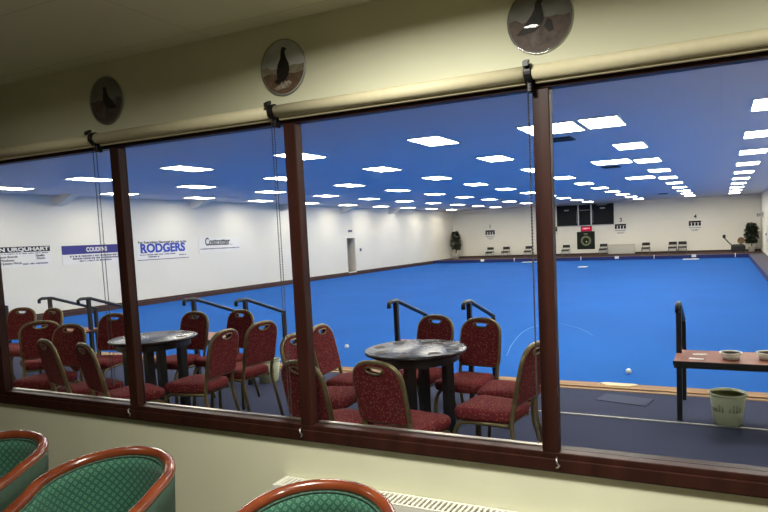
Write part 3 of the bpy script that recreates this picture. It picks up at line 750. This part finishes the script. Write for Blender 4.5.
def make_low_chair(lab):
    t = thing('low_chair', lab, 'chair', group='low chairs along the far wall')
    bm = bmesh.new(); loft(bm, [rrect(0.42, 0.42, -0.2, 0.2, 0.04, z, 3, s) for z, s in ((0.29, 0.97), (0.30, 1), (0.335, 1), (0.345, 0.95))]); obj('seat', bm, M['pad_black'], t)
    bm = bmesh.new(); box(bm, -0.2, 0.2, 0.15, 0.19, 0.44, 0.60, 0.012); obj('backrest', bm, M['pad_black'], t)
    for s in (-1, 1):
        bm = bmesh.new(); tube(bm, [(s * 0.2, -0.19, 0), (s * 0.2, -0.185, 0.29)], 0.012, 6); obj('leg', bm, M['grey_metal'], t)
        bm = bmesh.new(); tube(bm, [(s * 0.2, 0.2, 0), (s * 0.2, 0.18, 0.3), (s * 0.19, 0.2, 0.58)], 0.012, 6); obj('leg', bm, M['grey_metal'], t)
    bm = bmesh.new(); box(bm, -0.2, 0.2, -0.19, -0.175, 0.24, 0.29); tube(bm, [(-0.2, -0.19, 0.1), (0.2, -0.19, 0.1)], 0.009, 6); obj('seat_rail', bm, M['grey_metal'], t)
    return t
FC = [(-12.57, 'leftmost of the row, below number 1'), (-11.57, 'second from the left'), (-10.2, 'left of the right mullion'), (-8.0, 'left of the dark crest board'),
      (-5.92, 'between the crest board and the pale bench'), (-3.68, 'alone right of the pale slatted bench'), (-2.33, 'left one of a close pair'), (-1.85, 'right one of a close pair')]
F0 = None
for x, s in FC:
    lab = 'low black chair along the far wall, ' + s
    if F0 is None: F0 = make_low_chair(lab); F0.location = (x, 34.85, 0)
    else: dup(F0, (x, 34.85, 0), None, lab)
t = thing('slatted_bench', 'long pale slatted bench standing against the far wall', 'bench', (-5.0, 35.1, 0))
bm = bmesh.new(); box(bm, -0.7, 0.7, 0.0, 0.2, 0.02, 0.5, 0.01); obj('body', bm, M['bench_pale'], t)
bm = bmesh.new()
for z in (0.09, 0.22, 0.35): box(bm, -0.68, 0.68, -0.025, 0.0, z, z + 0.09, 0.005)
obj('slats', bm, M['bench_pale'], t)
bm = bmesh.new(); box(bm, -0.72, 0.72, -0.05, 0.22, 0.5, 0.54, 0.008); obj('top_board', bm, M['bench_pale'], t)
t = thing('floor_machine', 'low black machine with a raised handle in the far right corner', 'machine', (0.75, 34.6, 0))
bm = bmesh.new(); loft(bm, [[(x, y, z) for x, y in ((-0.3, -0.2), (0.36, -0.2), (0.36, 0.2), (-0.3, 0.2))] for z in (0.06, 0.30)] + [[(x, y, 0.38) for x, y in ((-0.22, -0.16), (0.28, -0.16), (0.28, 0.16), (-0.22, 0.16))]], smooth=False); obj('body', bm, M['black'], t)
bm = bmesh.new(); tube(bm, [(-0.22, 0, 0.30), (-0.42, 0, 0.50), (-0.60, 0, 0.72)], 0.03, 8); obj('handle', bm, M['black'], t)
bm = bmesh.new(); lathe(bm, [(0, 0), (0.06, 0.01), (0.08, 0.08), (0.07, 0.17), (0, 0.2)], 14, (-0.61, 0, 0.70)); obj('grip', bm, M['black'], t)
for s in (-0.2, 0.26):
    bm = bmesh.new(); tube(bm, [(s, -0.23, 0.09), (s, 0.23, 0.09)], 0.09, 14); obj('wheel', bm, M['pad_black'], t)
bm = bmesh.new(); tube(bm, [(0.16, -0.05, 0.56), (0.16, 0.07, 0.56)], 0.17, 20); obj('reel', bm, M['brown_disc'], t)
bm = bmesh.new(); box(bm, 0.12, 0.20, -0.03, 0.05, 0.36, 0.46); obj('reel_stand', bm, M['black'], t)

def plant(x, y, hh, rad, z0, n, lab, seed):
    rnd = random.Random(seed)
    t = thing('potted_tree', lab, 'plant', (x, y, 0), 0, 'potted trees in the far corners')
    bm = bmesh.new(); lathe(bm, [(0, 0), (0.13, 0), (0.19, 0.26), (0.20, 0.28), (0.17, 0.28), (0.16, 0.24), (0, 0.24)], 20); obj('pot', bm, M['pot'], t)
    bm = bmesh.new()
    tube(bm, [(0, 0, 0.22), (0.02, 0.01, 0.5), (-0.01, 0, z0 + 0.2), (0.02, 0, hh * 0.8)], [0.03, 0.025, 0.02, 0.008], 8)
    for k in range(9):
        a = rnd.uniform(0, 6.28); z = rnd.uniform(z0, hh * 0.75); tube(bm, [(0, 0, z), (rad * 0.7 * math.cos(a), rad * 0.7 * math.sin(a), z + 0.3)], [0.012, 0.004], 5)
    obj('trunk', bm, M['bark'], t)
    bm = bmesh.new()
    for k in range(n):
        z = rnd.uniform(z0, hh); f = (z - z0) / (hh - z0); rr = rad * (0.45 + 0.55 * math.sin(PI * min(1, f * 0.85 + 0.15)))
        a = rnd.uniform(0, 6.28); q = rr * math.sqrt(rnd.random())
        c = Vector((q * math.cos(a), q * math.sin(a), z)); L = rnd.uniform(0.12, 0.20); W = L * 0.36
        d = Vector((math.cos(a) + rnd.uniform(-.5, .5), math.sin(a) + rnd.uniform(-.5, .5), rnd.uniform(-0.9, 0.4))).normalized()
        s = d.cross(Vector((0, 0, 1))).normalized(); u = s.cross(d) * 0.015
        v = [bm.verts.new(p) for p in (c, c + d * L * .5 + s * W + u, c + d * L, c + d * L * .5 - s * W + u)]
        v5 = bm.verts.new(c + d * L * .5 - u)
        for tri in ((v[0], v[1], v5), (v[1], v[2], v5), (v[2], v[3], v5), (v[3], v[0], v5)): bm.faces.new(tri)
    obj('foliage', bm, M['leaf'], t)
plant(-14.62, 34.55, 1.62, 0.27, 0.55, 460, 'tall narrow potted tree in the far left corner', 1)
plant(1.38, 34.55, 1.42, 0.27, 0.45, 560, 'bushy potted tree in the far right corner', 2)

t = thing('exit_sign', 'pale hanging sign reading EXIT near the far right corner', 'sign'); t.matrix_world = on_far(1.69, 33.0, 1.53 + 0.26)
bm = bmesh.new(); box(bm, -0.16, 0.16, -0.10, 0.10, -0.02, 0.0, 0.003); obj('board', bm, M['bench_pale'], t)
text_mesh('lettering', 'EXIT', 0.16, M['sign_black'], t, I((0, 0, 0.004)), 0.28, 0.002)
bm = bmesh.new(); box(bm, -0.01, 0.16, 0.10, 0.115, -0.02, 0.0); obj('bracket', bm, M['silver'], t)

# ------------------------------------------------------------------ lounge: roller blinds
def make_blind(a, b, cx, drop, lab):
    t = thing('roller_blind', lab, 'blind', ((a + b) / 2, 2.5, 2.17), 0, 'roller blinds above the window')
    h = (b - a) / 2
    bm = bmesh.new(); tube(bm, [(-h + 0.012, -0.045, -0.016), (h - 0.022, -0.045, -0.016)], 0.029, 20); obj('fabric_roll', bm, M['blind'], t)
    bm = bmesh.new(); box(bm, -h + 0.014, h - 0.024, -0.032, -0.014, -0.056, -0.040, 0.004); obj('bottom_bar', bm, M['blind'], t)
    bm = bmesh.new(); box(bm, -h + 0.014, h - 0.024, -0.026, -0.020, -0.05, -0.02); obj('fabric_fall', bm, M['blind'], t)
    x = cx - (a + b) / 2
    bm = bmesh.new(); lathe(bm, [(0, -0.016), (0.036, -0.016), (0.036, 0.010), (0, 0.010)], 20, smooth=False)
    bmesh.ops.rotate(bm, verts=bm.verts[:], matrix=Matrix.Rotation(PI / 2, 3, 'Y')); bmesh.ops.translate(bm, verts=bm.verts[:], vec=(x + 0.01, -0.045, -0.016))
    for k in range(5): box(bm, x - 0.004, x + 0.018, -0.1 + 0.006 * k, -0.094 + 0.006 * k, 0.0 + 0.004 * k, 0.018 + 0.003 * k)
    box(bm, x - 0.004, x + 0.016, -0.045, -0.004, -0.09, -0.03, 0.004)
    obj('bracket', bm, M['black'], t)
    bm = bmesh.new()
    n = int(drop / 0.013)
    for s, dx in ((-0.036, 0.0), (-0.060, 0.004)):
        tube(bm, [(x + dx, s, -0.02), (x + dx, s, -0.02 - drop)], 0.0012, 5)
        for k in range(n):
            lathe(bm, [(0, -0.0045), (0.0042, 0), (0, 0.0045)], 6, (x + dx, s, -0.03 - k * 0.013))
    tube(bm, [(x, -0.036, -0.02 - drop), (x + 0.002, -0.048, -0.03 - drop), (x + 0.004, -0.060, -0.02 - drop)], 0.002, 5)
    obj('bead_chain', bm, M['chain'], t)
BJ = [-4.51, -3.252, -1.968, -0.688, 0.57]
for a, b, dr, lab in ((BJ[0], BJ[1], 1.42, 'rolled cream roller blind below the leftmost plate, at the picture edge'),
                      (BJ[1], BJ[2], 1.5, 'rolled cream roller blind between the left and middle plates'),
                      (BJ[2], BJ[3], 1.5, 'rolled cream roller blind between the middle and right plates'),
                      (BJ[3], BJ[4], 1.5, 'rolled cream roller blind right of the right plate')):
    cx = b
    make_blind(a, b, cx - 0.012, dr, lab)

# ------------------------------------------------------------------ lounge: round bird pictures under domed glass
def bird_pts(kind):
    if kind == 'up':   # standing upright, looking right
        return [(-0.010, -0.062), (-0.020, -0.070), (-0.034, -0.066), (-0.038, -0.052), (-0.026, -0.046), (-0.028, -0.020), (-0.022, 0.012), (-0.008, 0.038), (-0.004, 0.066), (0.000, 0.080), (0.008, 0.086), (0.016, 0.080), (0.024, 0.074), (0.016, 0.070), (0.014, 0.056), (0.020, 0.034), (0.030, 0.012), (0.032, -0.014), (0.024, -0.038), (0.010, -0.056)]
    return [(-0.085, -0.050), (-0.062, -0.028), (-0.046, -0.004), (-0.028, 0.018), (-0.016, 0.040), (-0.012, 0.064), (-0.004, 0.076), (0.008, 0.075), (0.018, 0.066), (0.009, 0.060), (0.013, 0.040), (0.018, 0.016), (0.014, -0.010), (0.000, -0.034), (-0.020, -0.048), (-0.060, -0.050)]
def disc_cut(y0, r, wob, seed):
    rnd = random.Random(seed); a0 = math.asin(max(-1, min(1, y0 / r))); n = 26
    pts = [(r * math.cos(a), r * math.sin(a)) for a in [PI - a0 + (PI + 2 * a0) * i / n for i in range(n + 1)]]
    x1 = pts[-1][0]; x0 = pts[0][0]
    top = [(x1 + (x0 - x1) * i / 9, y0 + rnd.uniform(-wob, wob)) for i in range(1, 9)]
    return pts + top
def plate(x, kind, lab, sky, hill, moor, flip=1):
    t = thing('bird_plate', lab, 'wall plate', group='bird pictures above the window'); t.matrix_world = on_far(x, 2.515, 2.372)
    R = 0.134
    bm = bmesh.new(); lathe(bm, [(0, 0), (R - 0.004, 0), (R - 0.002, 0.004), (R - 0.006, 0.008), (0, 0.008)], 48)
    lift = lambda d: (lambda u, v, w: (u * flip, v, d + w))
    poly(bm, disc_cut(0.005, R - 0.008, 0.010, 3), lift(0.0082), 0.0006, 1)
    poly(bm, disc_cut(-0.030, R - 0.008, 0.008, 4), lift(0.009), 0.0006, 2)
    if kind == 'up':
        poly(bm, [(-0.055, -0.095), (-0.050, -0.105), (0.03, -0.098), (0.05, -0.08), (0.035, -0.066), (-0.01, -0.078)], lift(0.0098), 0.0006, 4)
        for lx in (-0.012, 0.010): poly(bm, [(lx - 0.003, -0.058), (lx + 0.003, -0.058), (lx + 0.006, -0.086), (lx - 0.002, -0.086)], lift(0.0105), 0.0006, 4)
    else:
        poly(bm, [(-0.05, -0.05), (0.0, -0.02), (0.05, -0.045), (0.09, -0.06), (0.06, -0.1), (-0.03, -0.105)], lift(0.0098), 0.0006, 4)
        if flip > 0: poly(bm, [(0.02, -0.03), (0.035, 0.0), (0.052, -0.012), (0.06, -0.05), (0.04, -0.055)], lift(0.0105), 0.0006, 3)
    poly(bm, [(u * (1.3 if kind == 'up' else 1.1), v * (1.12 if kind == 'up' else 1.0)) for u, v in bird_pts(kind)], lift(0.0112), 0.0008, 3)
    obj('picture', bm, [M[sky], M[hill], M[moor], M['pic_bird'], M['pic_rock'] if kind == 'up' else M['pic_heather']], t)
    bm = bmesh.new()
    prof = [(R, 0.006)] + [(R * math.cos(a), 0.010 + 0.030 * math.sin(a)) for a in [PI / 2 * i / 8 for i in range(9)]]
    lathe(bm, prof, 48); obj('glass_dome', bm, M['dome'], t)
    bm = bmesh.new(); tube(bm, [(R * math.cos(2 * PI * i / 48), R * math.sin(2 * PI * i / 48), 0.006) for i in range(48)], 0.0018, 6, closed=True); obj('rim', bm, M['silver'], t)
plate(-3.205, 'side', 'round domed picture of a dark bird at dusk, leftmost above the window', 'pic_dusk', 'pic_gloom', 'pic_gloom', -1)
plate(-1.94, 'up', 'round domed picture of an upright dark bird on a pale rock, middle of three', 'pic_sky', 'pic_hill', 'pic_moor')
plate(-0.66, 'side', 'round domed picture of a bird among dark heather, rightmost above the window', 'pic_dusk', 'pic_gloom', 'pic_gloom')

# ------------------------------------------------------------------ lounge: radiator and tub chairs
t = thing('radiator', 'white radiator with slotted top grille below the window', 'radiator', (-1.2, 2.455, LF))
rx = 0.865
bm = bmesh.new(); box(bm, -rx, rx, -0.058, -0.05, 0.12, 0.49, 0.003); box(bm, -rx, rx, 0.045, 0.055, 0.12, 0.49, 0.003)
for k in range(28): box(bm, -rx + 0.02 + k * 0.063, -rx + 0.05 + k * 0.063, -0.05, 0.045, 0.14, 0.40)
obj('body', bm, M['white_paint'], t)
for s in (-1, 1):
    bm = bmesh.new(); box(bm, s * rx - 0.012, s * rx + 0.012, -0.06, 0.057, 0.11, 0.50, 0.004); obj('side_panel', bm, M['white_paint'], t)
bm = bmesh.new(); box(bm, -rx + 0.012, rx - 0.012, -0.058, -0.046, 0.49, 0.50); box(bm, -rx + 0.012, rx - 0.012, 0.042, 0.055, 0.49, 0.50)
n = 66
for k in range(n):
    x = -rx + 0.03 + (2 * rx - 0.06) * k / (n - 1); box(bm, x - 0.006, x + 0.006, -0.046, 0.042, 0.492, 0.50)
obj('grille', bm, M['white_paint'], t)
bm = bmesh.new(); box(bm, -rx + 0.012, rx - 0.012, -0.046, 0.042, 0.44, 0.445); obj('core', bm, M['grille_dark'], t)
for s in (-0.6, 0.6):
    bm = bmesh.new(); box(bm, s - 0.02, s + 0.02, 0.0, 0.04, 0.0, 0.14); obj('foot', bm, M['white_paint'], t)

def make_tub():
    t = thing('tub_chair', '', 'chair')
    # plan of the rim: horseshoe, open towards +y
    R = 0.285; arm = 0.26; P = []
    for i in range(7): P.append((R * (0.93 + 0.07 * i / 6), arm * (1 - i / 6)))
    for i in range(1, 24): P.append((R * math.cos(-PI * i / 24), R * math.sin(-PI * i / 24)))
    for i in range(7): P.append((-R * (0.93 + 0.07 * (6 - i) / 6), arm * i / 6))
    def hz(y): return 0.70 + 0.06 * max(0, min(1, (0.10 - y) / 0.385)) - 0.05 * max(0, (y - 0.02) / 0.24)
    rim = [(x, y, hz(y)) for x, y in P]
    f, l = rim[0], rim[-1]
    pts = [(f[0] * 0.99, f[1] + 0.03, 0.45), (f[0], f[1] + 0.035, f[2] - 0.06), (f[0], f[1] + 0.022, f[2] - 0.015)] + rim + [(l[0], l[1] + 0.022, l[2] - 0.015), (l[0], l[1] + 0.035, l[2] - 0.06), (l[0] * 0.99, l[1] + 0.03, 0.45)]
    bm = bmesh.new(); tube(bm, pts, 0.025, 12); obj('rim', bm, M['rim_wood'], t)
    def shell(name, off, zlo, m, taper):
        bm = bmesh.new(); uvl = bm.loops.layers.uv.new('UVMap'); rows = []
        steps = 6; L = [0.0]
        for a, b in zip(P, P[1:]): L.append(L[-1] + math.dist(a, b))
        uvs = {}
        for j in range(steps + 1):
            row = []
            for (x, y), u in zip(P, L):
                zt = hz(y) - 0.012; z = zt + (zlo - zt) * j / steps
                k = 1 + (off - taper * (j / steps)) / R
                bulge = 1 + (0.02 if off < 0 else 0.0) * math.sin(PI * j / steps)
                v = bm.verts.new((x * k * bulge, y * (k * bulge if y < 0 else 1), z)); uvs[v] = (u, z); row.append(v)
            rows.append(row)
        for A, B in zip(rows, rows[1:]):
            for i in range(len(A) - 1):
                fc = bm.faces.new((A[i], A[i + 1], B[i + 1], B[i])); fc.smooth = True
                for lp in fc.loops: lp[uvl].uv = uvs[lp.vert]
        return obj(name, bm, m, t)
    s1 = shell('inner_back', -0.024, 0.36, M['tub_green'], 0.02)
    s2 = shell('outer_back', 0.014, 0.22, M['tub_out'], 0.03)
    for s in (s1, s2):
        md = s.modifiers.new('thickness', 'SOLIDIFY'); md.thickness = 0.012; md.offset = 0
    bm = bmesh.new(); seatp = [(x * 0.86, y * (0.86 if y < 0 else 1.06)) for x, y in P]
    loft(bm, [[(x * s, y * s, z) for x, y in seatp] for z, s in ((0.30, 0.97), (0.32, 1.0), (0.40, 1.0), (0.425, 0.95), (0.432, 0.7))]); obj('seat_cushion', bm, M['tub_plain'], t)
    bm = bmesh.new(); loft(bm, [[(x * 0.97, y * (0.97 if y < 0 else 1.0), z) for x, y in P] for z in (0.22, 0.30)], smooth=False); obj('seat_base', bm, M['tub_out'], t)
    bm = bmesh.new(); tube(bm, [(x * 0.905, y * (0.905 if y < 0 else 1.0), hz(y) - 0.016) for x, y in P], 0.005, 6); obj('piping', bm, M['tub_out'], t)
    for x, y, dx, dy in ((0.24, 0.22, 0.01, 0.02), (-0.24, 0.22, -0.01, 0.02), (0.20, -0.20, 0.03, -0.04), (-0.20, -0.20, -0.03, -0.04)):
        bm = bmesh.new(); tube(bm, [(x, y, 0.30), (x + dx * .3, y + dy * .3, 0.18), (x + dx, y + dy, 0.0)], [0.026, 0.024, 0.016], 10); obj('leg', bm, M['leg_wood'], t)
    return t
TB = [(-2.44, 1.72, (.30, -.95), 'green tub chair with glossy wooden rim, middle one showing its patterned inside'),
      (-3.30, 1.70, (.30, -.95), 'green tub chair with wooden rim, cut off by the left picture edge'),
      (-1.31, 1.69, (.50, -.86), 'green tub chair with wooden rim in front of the radiator')]
T0 = make_tub(); first = True
for x, y, d, lab in TB:
    rz = math.atan2(d[1], d[0]) - PI / 2
    if first: T0.location = (x, y, LF); T0.rotation_euler = (0, 0, rz); T0['label'] = lab; T0['group'] = 'green tub chairs'; first = False
    else: dup(T0, (x, y, LF), rz, lab, 'green tub chairs')

# ------------------------------------------------------------------ lounge lamps (ceiling downlights behind and beside the camera)
def area(name, x, y, z, size, power, col=(1.0, 0.965, 0.87), shape='DISK'):
    l = bpy.data.lights.new(name, 'AREA'); l.shape = shape; l.spread = math.radians(168); l.size = size; l.energy = power; l.color = col
    o = bpy.data.objects.new(name, l); C.objects.link(o); o.location = (x, y, z); return o
area('lounge_lamp', -1.1, 1.35, LC - 0.02, 0.4, 72)
area('lounge_lamp', 0.9, 1.30, LC - 0.02, 0.4, 52)
area('lounge_lamp', -3.6, 1.10, LC - 0.02, 0.4, 9)

# ------------------------------------------------------------------ world, camera, view
w = bpy.data.worlds.new('World'); bpy.context.scene.world = w; w.use_nodes = True
w.node_tree.nodes['Background'].inputs[0].default_value = (0.02, 0.02, 0.025, 1); w.node_tree.nodes['Background'].inputs[1].default_value = 0.3

f, px, py = 617.0955, 436.94, 282.24
def unit(v):
    n = math.sqrt(sum(a * a for a in v)); return [a / n for a in v]
ey = unit((721 - px, 222 - py, f)); ex = [-a for a in unit((-902 - px, 290 - py, f))]; ez = [-a for a in unit((767 - px, 8160 - py, f))]
cam = bpy.data.cameras.new('camera'); co = bpy.data.objects.new('camera', cam); C.objects.link(co)
R = Matrix(((ex[0], -ex[1], -ex[2], 0), (ey[0], -ey[1], -ey[2], 0), (ez[0], -ez[1], -ez[2], 0), (0, 0, 0, 1)))
co.matrix_world = Matrix.Translation((0, 0, 1.53)) @ R
cam.sensor_width = 36; cam.sensor_fit = 'HORIZONTAL'; cam.lens = f * 36 / 768
cam.shift_x = (384 - px) / 768; cam.shift_y = (py - 256) / 768
cam.clip_start = 0.05; cam.clip_end = 100
sc = bpy.context.scene; sc.camera = co
sc.view_settings.view_transform = 'Standard'; sc.view_settings.look = 'None'; sc.view_settings.gamma = 1.0
sc.view_settings.exposure = 0.0; sc.view_settings.use_curve_mapping = False
